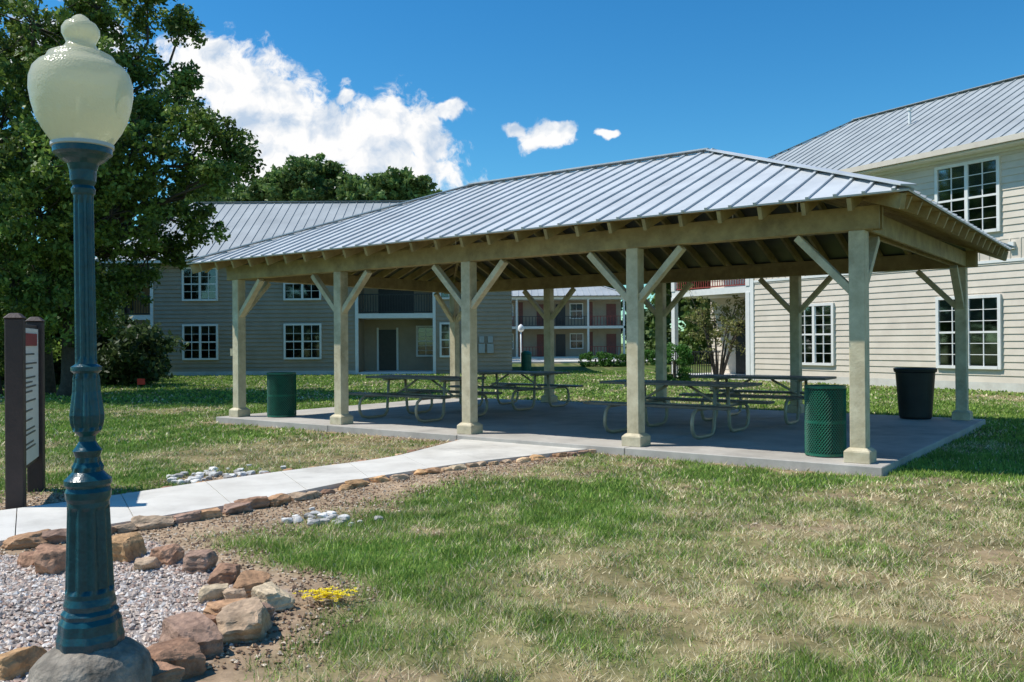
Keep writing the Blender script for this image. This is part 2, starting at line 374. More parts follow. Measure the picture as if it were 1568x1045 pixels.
# ---------- path ----------
def resamp(pl,n):
    P=np.array(pl); d=np.r_[0,np.cumsum(np.hypot(*np.diff(P,axis=0).T))]
    t=np.linspace(0,1,n)
    return np.stack([np.interp(t*d[-1],d,P[:,0]),np.interp(t*d[-1],d,P[:,1])],-1)
fe=resamp(far_e,41); ne=resamp(near_e,41)
for _ in range(3):
    fe[1:-1]=(fe[:-2]+2*fe[1:-1]+fe[2:])/4; ne[1:-1]=(ne[:-2]+2*ne[1:-1]+ne[2:])/4
mb=MB()
for i in range(0,40,4):
    pf=[Vector((*fe[j],0)) for j in range(i,i+5)]; pn=[Vector((*ne[j],0)) for j in range(i,i+5)]
    g0=(pf[1]-pf[0]).normalized()*.004; pf[0]+=g0; pn[0]+=g0; pf[-1]-=g0; pn[-1]-=g0
    for j in range(4):
        z=Vector((0,0,.045)); zb=Vector((0,0,-.1))
        a,b2,c2,d2=pf[j],pf[j+1],pn[j+1],pn[j]
        mb.quad(a+z,b2+z,c2+z,d2+z); mb.quad(a+zb,b2+zb,b2+z,a+z); mb.quad(d2+z,c2+z,c2+zb,d2+zb)
        if j==0: mb.quad(a+zb,a+z,d2+z,d2+zb)
        if j==3: mb.quad(b2+z,b2+zb,c2+zb,c2+z)
a=Vector((*fe[0],.045)); d=Vector((*ne[0],.045)); k=B*.6
mb.quad(a+k,a,d,d+k)
mb.obj('footpath',M_conc)

# ---------- pavilion ----------
pav=empty('picnic_pavilion')
mb=MB(); U=(0,0,1)
cuts=[-.32,LL*.25,LL*.5,LL*.75,LL+.32]
for a0,a1 in zip(cuts[:-1],cuts[1:]):
    for b0,b1 in ((-.32,WW/2),(WW/2,WW+.32)):
        g=.004; q=[(a0+g,b0+g),(a1-g,b0+g),(a1-g,b1-g),(a0+g,b1-g)]
        mb.box8([PT(x,y,-.2) for x,y in q]+[PT(x,y,.1) for x,y in q])
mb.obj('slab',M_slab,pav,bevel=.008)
ts=[LL*i/4 for i in range(5)]
mb=MB(); pl=MB(); br=MB()
ZB=2.755; BH=.27
for u in (0,WW):
    for i,t in enumerate(ts):
        mb.box(PT(t,u,(ZB+.1)/2),A,B,U,.18,.18,ZB-.1)
        pl.box(PT(t,u,.165),A,B,U,.29,.29,.13)
        o=[PT(t+a*.145,u+b*.145,.23) for a,b in((-1,-1),(1,-1),(1,1),(-1,1))]+[PT(t+a*.1,u+b*.1,.27) for a,b in((-1,-1),(1,-1),(1,1),(-1,1))]
        pl.box8(o)
        for sg in (-1,1):
            if (i==0 and sg<0) or (i==4 and sg>0): continue
            br.beam(PT(t+sg*.06,u,2.05),PT(t+sg*.70,u,2.725),.085,.12,up=B)
        if i in (0,4):
            sg=1 if u==0 else -1
            br.beam(PT(t,u+sg*.06,2.05),PT(t,u+sg*.70,2.725),.085,.12,up=A)
mb.obj('posts',M_post,pav,bevel=.008); pl.obj('post_plinths',M_post,pav,bevel=.006); br.obj('knee_braces',M_post,pav,bevel=.005)
mb=MB()
for u in (0,WW):
    for o in (-.075,.075):
        mb.box(PT(LL/2,u+o,ZB+BH/2),A,B,U,LL+.5,.045,BH)
for t in (0,LL):
    for o in (-.075,.075):
        mb.box(PT(t+o,WW/2,ZB+BH/2-.003),A,B,U,.045,WW-.21,BH-.02)
for u in (0,WW): mb.box(PT(LL/2,u,ZB+.015),A,B,U,LL+.3,.10,.03)
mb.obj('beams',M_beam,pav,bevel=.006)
EZ=3.07; HALF=(WW+2*OV)/2; RT=LL+2*OV; SL=1.59/HALF
def hip(parent,org,X,Y,Lx,Wy,z0,sl,hr,ribsp,mtop,ribw=.035,ribh=.028,under=None,raf=0,cap=.22,raf_mat=None,gable=(False,False)):
    """org = eave corner, X along length, Y across; hr = hip run along X"""
    org=Vector(org);X=Vector(X);Y=Vector(Y);half=Wy/2; Z=Vector((0,0,1)); rise=sl*half
    def Q(a,b,z): return org+X*a+Y*b+Z*(z0+z)
    r0=(hr if not gable[0] else 0); r1=(hr if not gable[1] else 0)
    sh=MB()
    R0=Q(r0,half,rise);R1=Q(Lx-r1,half,rise)
    sh.quad(Q(0,0,0),Q(Lx,0,0),R1,R0); sh.quad(Q(Lx,Wy,0),Q(0,Wy,0),R0,R1)
    if r0: sh.quad(Q(0,Wy,0),Q(0,0,0),R0)
    if r1: sh.quad(Q(Lx,0,0),Q(Lx,Wy,0),R1)
    if X.cross(Y).z<0: sh.f=[f[::-1] for f in sh.f]   # keep the face normals pointing up
    ob=sh.obj('roof_sheet',mtop,parent); so=ob.modifiers.new('s','SOLIDIFY'); so.thickness=.02; so.offset=-1
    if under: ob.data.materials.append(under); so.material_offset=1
    rb=MB(); rf=MB()
    def lim(a):
        v=half
        if r0: v=min(v,a*half/r0)
        if r1: v=min(v,(Lx-a)*half/r1)
        return max(v,0)
    nrm=[( -Y*sl+Z).normalized(),( Y*sl+Z).normalized()]
    a=ribsp*.5
    while a<Lx:
        r=lim(a)
        if r>.1:
            for s in (0,1):
                f=(lambda b:Q(a,b,b*sl)) if s==0 else (lambda b:Q(a,Wy-b,b*sl))
                rb.beam(f(-.015)+nrm[s]*ribh*.45,f(r)+nrm[s]*ribh*.45,ribw,ribh,up=nrm[s])
        a+=ribsp
    for e,rr in ((0,r0),(1,r1)):
        if not rr: continue
        sle=rise/rr; n_=((-X if e==0 else X)*sle+Z).normalized(); b=ribsp*.5
        while b<Wy:
            r=min(b,Wy-b)*rr/half
            if r>.1:
                f=(lambda q:Q(q,b,q*sle)) if e==0 else (lambda q:Q(Lx-q,b,q*sle))
                rb.beam(f(-.015)+n_*ribh*.45,f(r)+n_*ribh*.45,ribw,ribh,up=n_)
            b+=ribsp
    rb.obj('roof_ribs',mtop,parent)
    cp=MB()
    k=Z*(ribh+.012)
    cp.beam(R0+k,R1+k,cap,.02)
    for (c,Rr,f) in ((Q(0,0,0),R0,r0),(Q(0,Wy,0),R0,r0),(Q(Lx,0,0),R1,r1),(Q(Lx,Wy,0),R1,r1)):
        cp.beam(c+k,Rr+k*.9,cap*.85,.018)
    cp.obj('ridge_caps',mtop,parent)
    if raf:
        a=.12
        dz=.02+.025+.08
        while a<Lx:
            r=lim(a)
            if r>.25:
                rf.beam(Q(a,.07,.07*sl-dz),Q(a,r,r*sl-dz),.05,.15); rf.beam(Q(a,Wy-.07,.07*sl-dz),Q(a,Wy-r,r*sl-dz),.05,.15)
            a+=raf
        for e,rr in ((0,r0),(1,r1)):
            b=.36
            while b<Wy:
                r=min(b,Wy-b)*rr/half
                if r>.25:
                    p=(lambda q:q) if e==0 else (lambda q:Lx-q)
                    rf.beam(Q(p(.07),b,.07*rise/rr-dz),Q(p(r),b,r*rise/rr-dz),.05,.15)
                b+=raf
        for c,Rr in ((Q(.07,.07,.02),R0),(Q(.07,Wy-.07,.02),R0),(Q(Lx-.07,.07,.02),R1),(Q(Lx-.07,Wy-.07,.02),R1)):
            rf.beam(c-Z*(dz+.01),Rr-Z*(dz+.01),.055,.17)
        rf.beam(R0-Z*.14,R1-Z*.14,.05,.18)
        rf.obj('rafters',raf_mat,parent,bevel=.004)
        fa=MB()
        for e in (.08,1.3,2.5,3.4):
            w=.09; z=e*sl-.034; e2=e*r0/half
            for p,q in ((Q(e2,e,z),Q(Lx-e2,e,z)),(Q(e2,Wy-e,z),Q(Lx-e2,Wy-e,z)),(Q(e2,e+.05,z-.002),Q(e2,Wy-e-.05,z-.002)),(Q(Lx-e2,e+.05,z-.002),Q(Lx-e2,Wy-e-.05,z-.002))):
                fa.beam(p,q,w,.024)
        fa.obj('purlins',raf_mat,parent)
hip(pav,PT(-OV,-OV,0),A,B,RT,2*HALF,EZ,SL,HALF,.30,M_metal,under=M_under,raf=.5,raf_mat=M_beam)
mb=MB()
for t,u in ((2.0,2.4),(7.6,2.4)):
    mb.box(PT(t,u,3.22),A,B,U,1.2,.14,.07); mb.box(PT(t-.5,u,3.5),A,B,U,.015,.015,.5); mb.box(PT(t+.5,u,3.5),A,B,U,.015,.015,.5)
mb.obj('ceiling_lights',M_white,pav,bevel=.005)
mb=MB()
mb.beam(PT(LL+.11,-.02,.3),PT(LL+.11,-.02,2.73),.03,.03); mb.box(PT(LL+.12,-.06,1.35),A,B,U,.08,.06,.14)
mb.obj('electrical_conduit',M_pipe,pav)

# ---------- picnic tables ----------
def table(t,u,ang=0):
    e=empty('picnic_table'); o=PT(t,u,.1); a=(A*math.cos(ang)+B*math.sin(ang)).normalized(); b=Vector((-a.y,a.x,0))*-1
    def q(x,y,z): return o+a*x+b*y+Vector((0,0,z))
    tp=MB()
    for y in (-.255,0,.255): tp.box(q(0,y,.755),a,b,U,2.4,.245,.04)
    tp.obj('tabletop',M_tbl,e,bevel=.006)
    st=MB()
    for s in (-1,1): st.box(q(0,s*.72,.455),a,b,U,2.4,.255,.04)
    st.obj('seats',M_tbl,e,bevel=.006)
    fr=MB()
    for x in (-.72,.72):
        for s in (-1,1):
            pts=[(s*.22,.72),(s*.27,.12),(s*.33,.045),(s*.42,.03),(s*.78,.03),(s*.90,.06),(s*.965,.15),(s*.97,.26),(s*.93,.37),(s*.84,.425),(s*.6,.43)]
            fr.tube([q(x,p,z) for p,z in pts],.027,8)
        fr.tube([q(x,-.7,.425),q(x,.7,.425)],.024,8)
        fr.tube([q(x,-.36,.72),q(x,.36,.72)],.024,8)
        fr.tube([q(x,0,.43),q(x*.25,0,.72)],.02,8)
    fr.tube([q(-.72,0,.43),q(.72,0,.43)],.016,6)
    fr.obj('pipe_frame',M_pipe,e,smooth=True)
table(3.2,1.9,.03); table(2.9,4.6,-.04); table(8.3,1.7,.02); table(8.4,4.7,.05)

# ---------- trash cans ----------
def mesh_can(t,u,r=.235,h=.84,lean=0):
    e=empty('trash_can'); c=PT(t,u,.1)
    li=MB(); li.lathe(c.x,c.y,[(r-.03,.14),(r-.02,.1+h-.02),(r-.05,.1+h-.02),(r-.06,.3)],32); li.obj('liner',M_liner,e,smooth=False)
    me=MB(); n=44; rows=34; 
    for i in range(rows+1):
        for k in range(n):
            tt=2*math.pi*(k+(.5 if i%2 else 0))/n; me.v.append((c.x+r*math.cos(tt),c.y+r*math.sin(tt),.14+(h-.06)*i/rows))
    for i in range(rows-1):
        for k in range(n):
            o=i%2
            l=(i+1)*n+(k-1+ (1 if o else 0))%n; rr=(i+1)*n+(k+(1 if o else 0))%n
            me.f.append((i*n+k,rr,(i+2)*n+k,l))
    ob=me.obj('expanded_metal_shell',M_green,e); w=ob.modifiers.new('w','WIREFRAME'); w.thickness=.010; w.use_replace=True
    rg=MB()
    for z,rr in ((.1+h,r+.006),(.13,r+.004),(.1+h*.5,r+.002)):
        rg.lathe(c.x,c.y,[(rr-.012,z-.018),(rr,z-.018),(rr,z+.012),(rr-.012,z+.012)],40)
    for k in range(3):
        tt=k*2.09+.5; rg.box((c.x+r*.8*math.cos(tt),c.y+r*.8*math.sin(tt),.115),(1,0,0),(0,1,0),U,.05,.05,.04)
    rg.f=[f for f in rg.f if len(f)==4]
    rg.obj('rims',M_green,e)
    return e
mesh_can(.50,.36,r=.235,h=.84); mesh_can(LL-.75,.42,r=.27,h=.84)
e=empty('plastic_trash_can'); c=PT(.72,6.28,.1); mb=MB()
mb.lathe(c.x,c.y,[(.25,.1),(.27,.14),(.325,.92),(.35,.93),(.36,.99),(.33,1.0),(.30,.96),(.27,.4)],40)
mb.obj('body',M_liner,e,smooth=False,bevel=.004)

# ---------- lamp post ----------
lp=empty('street_lamp'); S=.00274; RS=S*.91
x0,y0=-1.775,3.65
def zz(py): return 1.5+(529.5-py)*S
prof_base=[(52,988),(53,975),(50,965),(49,950),(44,942),(45,936),(40,930),(41,922),(38,912),(38,905),(32.5,768),(35,762),(36,752),(33,746),(37,741),(37,734),(30,728),(24,722),(25,715),(21,708),(19,700),(23,690),(18,684),(13,676),(13,668),(22,660),(26,648),(27,636),(25,620),(22,600),(21,580),(19,572),(24,568),(24,562),(17,558)]
prof_shaft=[(17,558),(15.5,300),(18,297),(19,290),(16,285),(20,278),(21,262),(24,252),(34,246),(40,240),(46,236),(46,226),(42,224),(30,223)]
def flb(z):
    if zz(900)<z<zz(775): return (10,.15)
    if z<zz(925) : return (8,.06)
    if zz(655)<z<zz(575): return (8,.2)
    if zz(722)<z<zz(700): return (8,.14)
    return None
def dens(pr,step=6):
    o=[]
    for (r1,y1),(r2,y2) in zip(pr[:-1],pr[1:]):
        n=max(1,int(abs(y1-y2)/step))
        for i in range(n): t=i/n; o.append((r1+(r2-r1)*t,y1+(y2-y1)*t))
    o.append(pr[-1]); return o
mb=MB(); mb.lathe(0,0,[(r*RS,zz(y)) for r,y in dens(prof_base)],96,flb); mb.obj('pedestal',M_lamp,lp,bevel=0)
mb=MB(); mb.lathe(0,0,[(r*RS,zz(y)) for r,y in dens(prof_shaft,12)],72,lambda z:(10,.2) if zz(550)<z<zz(305) else None); mb.obj('fluted_shaft',M_lamp,lp)
mb=MB()
gl=[(40,226),(50,214),(60,200),(69,183),(75,163),(78.5,142),(78,125),(73,110),(65,101),(56,96),(53,92),(50,86),(42,82),(32,78),(25,72),(22,66),(25,60),(29,52),(29,44),(24,36),(15,31),(12,27),(6,23),(1,21)]
mb.lathe(0,0,[(r*RS*1.02,zz(y)) for r,y in dens(gl,5)],64); o=mb.obj('globe',M_globe,lp,smooth=True)
mb=MB(); mb.lathe(0,0,[(44*RS,zz(228)),(49*RS,zz(226)),(49*RS,zz(221)),(42*RS,zz(219))],48); mb.obj('globe_ring',M_metal,lp)
mb=MB(); mb.tube([(0,0,zz(225)),(0,0,zz(205))],.03,16); mb.tube([(0,0,zz(205)),(0,0,zz(150))],.022,16); mb.obj('bulb_socket',M_white,lp,smooth=True)
mb=MB(); mb.lathe(0,0,[(98*RS,-.1),(96*RS,zz(1040)),(90*RS,zz(1015)),(80*RS,zz(1003)),(64*RS,zz(992)),(50*RS,zz(985))],56,jit=.025); mb.obj('concrete_footing',M_foot,lp,smooth=True)
lp.location=(x0,y0,0); lp.rotation_euler=(0,math.radians(-.6),0)

# ---------- sign ----------
sg=empty('park_sign'); p1=Vector((*G(25,782),0)); p2=Vector((*G(56,752),0)); d=(p2-p1).normalized(); nn=Vector((d.y,-d.x,0))
mb=MB()
for p,h in ((p1,1.75),(p2,1.75)):
    mb.box(p+Vector((0,0,h/2-.05)),d,nn,U,.15,.15,h+.1)
    mb.box8([p+d*a*.09+nn*b2*.09+Vector((0,0,h+.0)) for a,b2 in((-1,-1),(1,-1),(1,1),(-1,1))]+[p+d*a*.04+nn*b2*.04+Vector((0,0,h+.05)) for a,b2 in((-1,-1),(1,-1),(1,1),(-1,1))])
mb.obj('posts',M_sign,sg,bevel=.01)
cc=(p1+p2)/2; wl=(p2-p1).length-.16
mb=MB(); mb.box(cc+Vector((0,0,1.02)),d,nn,U,wl,.05,1.38); mb.obj('panel_frame',M_sign,sg,bevel=.004)
mb=MB(); mb.box(cc+nn*.03+Vector((0,0,1.02)),d,nn,U,wl-.06,.02,1.30); mb.obj('panel',M_panel,sg)
mb=MB(); mb.box(cc+nn*.043+Vector((0,0,1.56)),d,nn,U,wl-.3,.01,.12); mb.obj('header',M_maroon,sg)
mb=MB()
z=1.42
while z>.5:
    w=(wl-.2)*random.uniform(.55,1); mb.box(cc+nn*.042+d*(-(wl-.2-w)/2)+Vector((0,0,z)),d,nn,U,w,.006,.016); z-=.045 if random.random()<.8 else .09
mb.obj('text_lines',M_text,sg)

# ---------- buildings ----------
class Fr:
    def __init__(s,O,T,Nn): s.O=Vector(O);s.T=Vector(T).normalized();s.N=Vector(Nn).normalized()
    def p(s,t,n,z): return s.O+s.T*t+s.N*n+Vector((0,0,z))
    def bx(s,mb,t0,t1,n0,n1,z0,z1):
        mb.box(s.p((t0+t1)/2,(n0+n1)/2,(z0+z1)/2),s.T,s.N,U,t1-t0,n1-n0,z1-z0)
def laps(mb,fr,t0,t1,z0,z1,n=0.0,h=.15,d_=.027):
    z=z0
    while z<z1-.01:
        zt=min(z+h,z1); a=fr.p(t0,n+d_,z);b=fr.p(t1,n+d_,z);c=fr.p(t1,n+.002,zt);d=fr.p(t0,n+.002,zt);e=fr.p(t0,n,z);f=fr.p(t1,n,z)
        mb.quad(a,b,c,d); mb.quad(e,f,b,a); z+=h
def window(P,fr,t0,z0,w,h,n=0,pair=True,blind=.5,rows=3):
    wt,dk,gl_,bl=P
    fr.bx(dk,t0,t0+w,n+.028,n+.032,z0,z0+h)
    if blind>0: fr.bx(bl,t0+.03,t0+w-.03,n+.034,n+.037,z0+h*(1-blind),z0+h-.02)
    fr.bx(gl_,t0+.02,t0+w-.02,n+.045,n+.05,z0+.02,z0+h-.02)
    fr.bx(wt,t0-.09,t0,n+.0,n+.1,z0-.09,z0+h+.09); fr.bx(wt,t0+w,t0+w+.09,n,n+.1,z0-.09,z0+h+.09)
    fr.bx(wt,t0,t0+w,n,n+.098,z0+h,z0+h+.09); fr.bx(wt,t0,t0+w,n,n+.11,z0-.09,z0)
    parts=[(t0,t0+w)] if not pair else [(t0,t0+w/2-.05),(t0+w/2+.05,t0+w)]
    if pair: fr.bx(wt,t0+w/2-.05,t0+w/2+.05,n+.04,n+.095,z0,z0+h)
    for a,b in parts:
        fr.bx(wt,a,b,n+.04,n+.08,z0+h/2-.03,z0+h/2+.03)
        fr.bx(wt,(a+b)/2-.012,(a+b)/2+.012,n+.04,n+.07,z0,z0+h)
        for k in range(1,rows*2):
            if k!=rows: fr.bx(wt,a,b,n+.04,n+.066,z0+h*k/(rows*2)-.01,z0+h*k/(rows*2)+.01)
def rail(mb,fr,t0,t1,n,z0,z1,sp=.13,w=.025):
    fr.bx(mb,t0,t1,n-.03,n+.03,z1-.05,z1); fr.bx(mb,t0,t1,n-.02,n+.02,z0+.05,z0+.09)
    t=t0+sp/2
    while t<t1: fr.bx(mb,t-w/2,t+w/2,n-w/2,n+w/2,z0+.09,z1-.05); t+=sp

rbld=empty('apartment_building'); fr=Fr((9.1,33,0),(.52,-.854,0),(-.854,-.52,0))
wl_=MB(); core=MB(); wt=MB(); dk=MB(); gl_=MB(); bl=MB(); rd=MB(); fd=MB()
T1=18
fr.bx(core,0,T1,-11,-.0,0,7.0); laps(wl_,fr,0,T1,.25,3.75,h=.2); laps(wl_,fr,0,T1,4.35,7.0,h=.2)
fr.bx(fd,0,T1,-.05,.03,0,.25)
fr.bx(wt,0,T1,.0,.045,3.70,3.78)
t=.15
fr.bx(core,0,T1,0,.015,3.78,4.35)
while t<T1: fr.bx(core,t-.02,t+.02,.015,.035,3.78,4.35); t+=.3
fr.bx(wt,-.03,.16,.0,.06,0,7.0); fr.bx(wt,0,T1,.002,.05,6.85,7.0)
PP=(wt,dk,gl_,bl)
for (t0,w) in ((2.2,1.5),(7.62,1.8),(13,1.8)):
    window(PP,fr,t0,.72,w,1.98,blind=.35); window(PP,fr,t0,4.68,w,1.98,blind=.4)
for t in (6.9,9.75): fr.bx(wt,t,t+.16,.02,.12,4.05,4.25)
fr.bx(wt,-4.4,T1,.02,.55,6.93,6.99); fr.bx(dk,-4.5,T1+.3,.56,.60,6.98,7.12); fr.bx(core,-4.5,T1+.3,.60,.68,6.98,7.14)
fr.bx(core,-4.4,0,-11,-2.2,0,6.95); laps(wl_,fr,-4.4,0,.1,6.9,n=-2.2,h=.2)
fr.bx(wt,-4.4,0,-2.19,.05,3.35,3.6); fr.bx(wt,-4.4,0,-2.2,.0,.0,.12)
for t in (-4.3,-.12): 
    fr.bx(wt,t-.1,t+.1,-.12,.08,.12,3.35); fr.bx(wt,t-.1,t+.1,-.12,.08,3.6,6.93)
rail(rd,fr,-4.2,-.22,-.02,3.6,4.6); fr.bx(dk,-2.9,-1.9,-2.19,-2.14,.12,2.25); window(PP,fr,-1.5,.9,1.1,1.4,n=-2.17)
window(PP,fr,-1.5,4.4,1.1,1.4,n=-2.17)
rail(dk,fr,-4.2,-1.3,.35,.05,1.1)
wl_.obj('siding',M_side,rbld); core.obj('walls',M_side,rbld); wt.obj('trim',M_white,rbld); dk.obj('openings',M_dark,rbld)
gl_.obj('glass',M_glass,rbld); bl.obj('blinds',M_blind,rbld); rd.obj('balcony_railing',M_red,rbld); fd.obj('foundation',M_conc,rbld)
hip(rbld,fr.p(-4.7,.65,0),fr.T,-fr.N,T1+5,13,7.1,3.45/6.5,4.9,.42,M_roof2,ribw=.04,ribh=.035,gable=(False,True),cap=.3)
mb=MB(); 
for t,n in ((4.5,-3.2),(9.5,-2.5)):
    p=fr.p(t,n,7.1+(.65-n)*.53); mb.tube([p,p+Vector((0,0,.5))],.05,10); mb.tube([p+Vector((0,0,.5)),p+Vector((0,0,.58))],.09,10)
mb.obj('roof_vents',M_white,rbld)

lb=empty('apartment_building'); fr=Fr((-17.4,42,0),(1,0,0),(0,-1,0))
wl_=MB(); core=MB(); wt=MB(); dk=MB(); gl_=MB(); bl=MB(); rd=MB(); fd=MB(); PP=(wt,dk,gl_,bl)
fr.bx(core,0,9.85,-11,0,0,5.5); laps(wl_,fr,0,9.85,.2,5.5,h=.2,d_=.05); fr.bx(fd,0,9.85,-.05,.05,0,.2)
fr.bx(core,13.7,17.4,-11,0,0,5.5); laps(wl_,fr,13.7,17.4,.2,5.5,h=.2,d_=.05)
fr.bx(core,9.85,13.7,-11,-2.4,0,5.5); laps(wl_,fr,9.85,13.7,.15,5.5,n=-2.4,h=.2)
fr.bx(core,-2.2,0,-11,-3,0,5.5)
def tx(px): return (px-784)/F*42+17.4
for a,b in ((283,332),(438,490)):
    window(PP,fr,tx(a),.85,tx(b)-tx(a),1.55,n=.02,blind=.3,rows=2); window(PP,fr,tx(a),3.7,tx(b)-tx(a),1.45,n=.02,blind=0,rows=2)
window(PP,fr,14.0,.9,.75,1.5,n=.02,pair=False,blind=.4,rows=2); window(PP,fr,14.0,3.7,.75,1.45,n=.02,pair=False,blind=.4,rows=2)
window(PP,fr,12.6,.9,.8,1.4,n=-2.37,pair=False,blind=.3)
fr.bx(wt,9.83,9.98,-.02,.08,0,5.5); fr.bx(wt,-.06,.08,-.02,.08,0,5.5); fr.bx(wt,13.58,13.72,-.02,.08,0,5.5)
fr.bx(wt,9.98,13.58,-2.38,.04,2.72,2.95); fr.bx(wt,9.98,13.58,-2.38,0,0,.12)
fr.bx(wt,-2.2,-.07,-.12,.04,2.72,2.95); fr.bx(wt,-2.2,-2.05,-.1,.02,0,5.5)
rail(dk,fr,-2.05,-.07,-.03,2.95,3.9)
rail(dk,fr,9.98,13.58,-.03,2.95,3.9)
fr.bx(dk,10.6,11.5,-2.39,-2.33,.12,2.2); fr.bx(wt,10.5,10.6,-2.39,-2.31,.12,2.3); fr.bx(wt,11.5,11.6,-2.39,-2.31,.12,2.3)
fr.bx(dk,10.6,12.4,-2.39,-2.33,2.95,5.0)
fr.bx(wt,-2.4,17.8,-.02,.5,5.45,5.5); fr.bx(wt,-2.4,17.8,.5,.58,5.42,5.56)
mt=MB()
for k in range(4): fr.bx(mt,14.95+k*.42,15.25+k*.42,.02,.16,1.0+.0,1.45); fr.bx(mt,14.98+k*.42,15.22+k*.42,.02,.14,1.5,1.8)
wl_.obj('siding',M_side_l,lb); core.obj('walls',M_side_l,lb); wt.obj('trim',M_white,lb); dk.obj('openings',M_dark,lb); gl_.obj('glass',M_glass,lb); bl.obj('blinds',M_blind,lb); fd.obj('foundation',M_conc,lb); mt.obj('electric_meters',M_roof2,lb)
hip(lb,fr.p(-2.5,.6,0),fr.T,-fr.N,20.6,12.4,5.55,3.7/6.2,2.6,.45,M_roof2,ribw=.04,ribh=.035,gable=(False,False),cap=.3)

cb=empty('apartment_building'); fr=Fr((-16,80,0),(1,0,0),(0,-1,0)); wt=MB(); core=MB(); dk=MB(); gl_=MB(); bl=MB(); rd=MB(); rw=MB(); wl_=MB(); PP=(wt,dk,gl_,bl)
LN=26.3
fr.bx(core,0,LN,-9,-2,0,5.6); laps(wl_,fr,0,LN,.1,5.6,n=-2,h=.2)
fr.bx(wt,0,LN,-2,.1,2.75,2.98); fr.bx(wt,0,LN,-2,.1,5.45,5.7); fr.bx(wt,0,LN,-2,.2,0,.15)
k=0; t=0
while t<LN+.1:
    fr.bx(wt,t-.09,t+.09,-.1,.08,.15,2.75); fr.bx(wt,t-.09,t+.09,-.1,.08,2.98,5.45)
    if t<LN-1:
        for z in (.15,2.98):
            if k%2==0: fr.bx(dk,t+.4,t+1.3,-1.99,-1.9,z,z+2.1); window(PP,fr,t+1.8,z+.8,1.1,1.3,n=-1.97,pair=False,blind=.3,rows=1)
            else: fr.bx(rw,t+1.9,t+2.8,-1.99,-1.9,z,z+2.1); fr.bx(rw,t+.2,t+.6,-1.99,-1.95,z,z+2.3)
        rail(rd if k%3==1 else dk,fr,t+.1,t+3.2,-.02,2.98,3.9,sp=.3,w=.05)
        if k%2: rail(rd,fr,t+.1,t+3.2,.15,.2,1.1,sp=.3,w=.05)
    t+=3.29; k+=1
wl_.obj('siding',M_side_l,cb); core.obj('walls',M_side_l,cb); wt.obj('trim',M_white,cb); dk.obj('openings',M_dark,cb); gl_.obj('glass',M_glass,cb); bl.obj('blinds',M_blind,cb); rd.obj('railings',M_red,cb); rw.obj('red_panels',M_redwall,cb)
hip(cb,fr.p(-.5,.6,0),fr.T,-fr.N,LN+1,11,5.75,.28,3,.6,M_roof2,ribw=.06,ribh=.05,cap=.3)

mb=MB(); mb.box((-13,67.5,.0),(1,0,0),(0,1,0),U,54,11,.02); mb.obj('parking_lot',M_conc)
mb=MB(); mb.box((-13,61.9,.05),(1,0,0),(0,1,0),U,54,.16,.14); mb.box((-13,73.1,.05),(1,0,0),(0,1,0),U,54,.16,.14); mb.obj('kerb',M_conc)
mb=MB(); x,y=G(748,567); mb.box((x,y,.42),(1,0,0),(0,1,0),U,1.0,.8,.8); mb.box((x,y,.85),(1,0,0),(0,1,0),U,1.06,.86,.07); mb.box((x,y,.01),(1,0,0),(0,1,0),U,1.3,1.1,.06); mb.obj('transformer_box',M_util,None,bevel=.03)
mb=MB(); x,y=G(806,568); mb.lathe(x,y,[(.25,0),(.27,.05),(.28,.85),(.3,.87),(.24,1.0),(.1,1.06)],24); mb.obj('litter_bin',M_green)
mb=MB(); x,y=G(798,556); mb.tube([(x,y,0),(x,y,2.3)],.06,8); mb.tube([(x,y,2.3),(x,y,2.42),(x,y,2.7),(x,y,2.85)],[.12,.24,.2,.03],12); mb.obj('street_lamp',M_white,None,smooth=True)

# ---------- trees ----------
def leafmesh(name,cent,rad,per,size,cols,r,parent=None,flat=.75,mat_=None,el=1.9):
    cent=np.array(cent);rad=np.array(rad); n=len(cent); idx=np.repeat(np.arange(n),per); m=len(idx)
    d=r.normal(size=(m,3)); d/=np.linalg.norm(d,axis=1)[:,None]; rr=r.uniform(0,1,m)**.45
    p=cent[idx]+d*(rad[idx]*rr)[:,None]*np.array([1,1,flat])
    a=r.normal(size=(m,3)); a/=np.linalg.norm(a,axis=1)[:,None]; b=np.cross(a,r.normal(size=(m,3))); b/=np.linalg.norm(b,axis=1)[:,None]
    s=size*r.uniform(.6,1.3,m)[:,None]
    v=np.stack([p-a*s*.5*el/1.5,p+b*s*.36,p+a*s*.5*el/1.5,p-b*s*.36],1)
    v[:,:,2]=np.maximum(v[:,:,2],.02)
    cc=np.array(cols); k=r.uniform(0,1,(m,1)); base=cc[0]*(1-k)+cc[1]*k
    cb_=r.uniform(.6,1.4,n)[idx][:,None]; c=base*cb_
    return fast(name,v.reshape(-1,3),4,mat_ or M_leaf,c,parent)
R=np.random.default_rng(11)
oak=empty('oak_tree')
lumps=[(50,40,95,24),(-60,60,120,25),(150,15,62,25),(225,5,48,26),(278,42,30,26),(115,125,95,24),(205,105,48,26),(250,155,48,25),(305,185,42,24),(345,215,34,25),(368,250,24,25),(300,262,52,26),(215,230,78,24),(110,250,100,23),(0,200,130,24),(-80,300,130,25),(60,330,100,24),(170,330,82,24),(250,320,50,27),(300,345,36,26),(225,395,48,27),(110,400,80,25),(20,430,90,24),(60,490,65,26),(140,460,60,28),(-80,450,120,26),(285,125,24,26),(335,275,34,24),(30,545,50,28),(-60,540,70,28),(180,440,48,28),(95,470,60,24),(265,385,34,27),(40,110,80,27),(130,60,70,27),(160,190,80,27),(60,240,90,28)]
mb=MB(); T0=W(105,560,26); T0.z=0
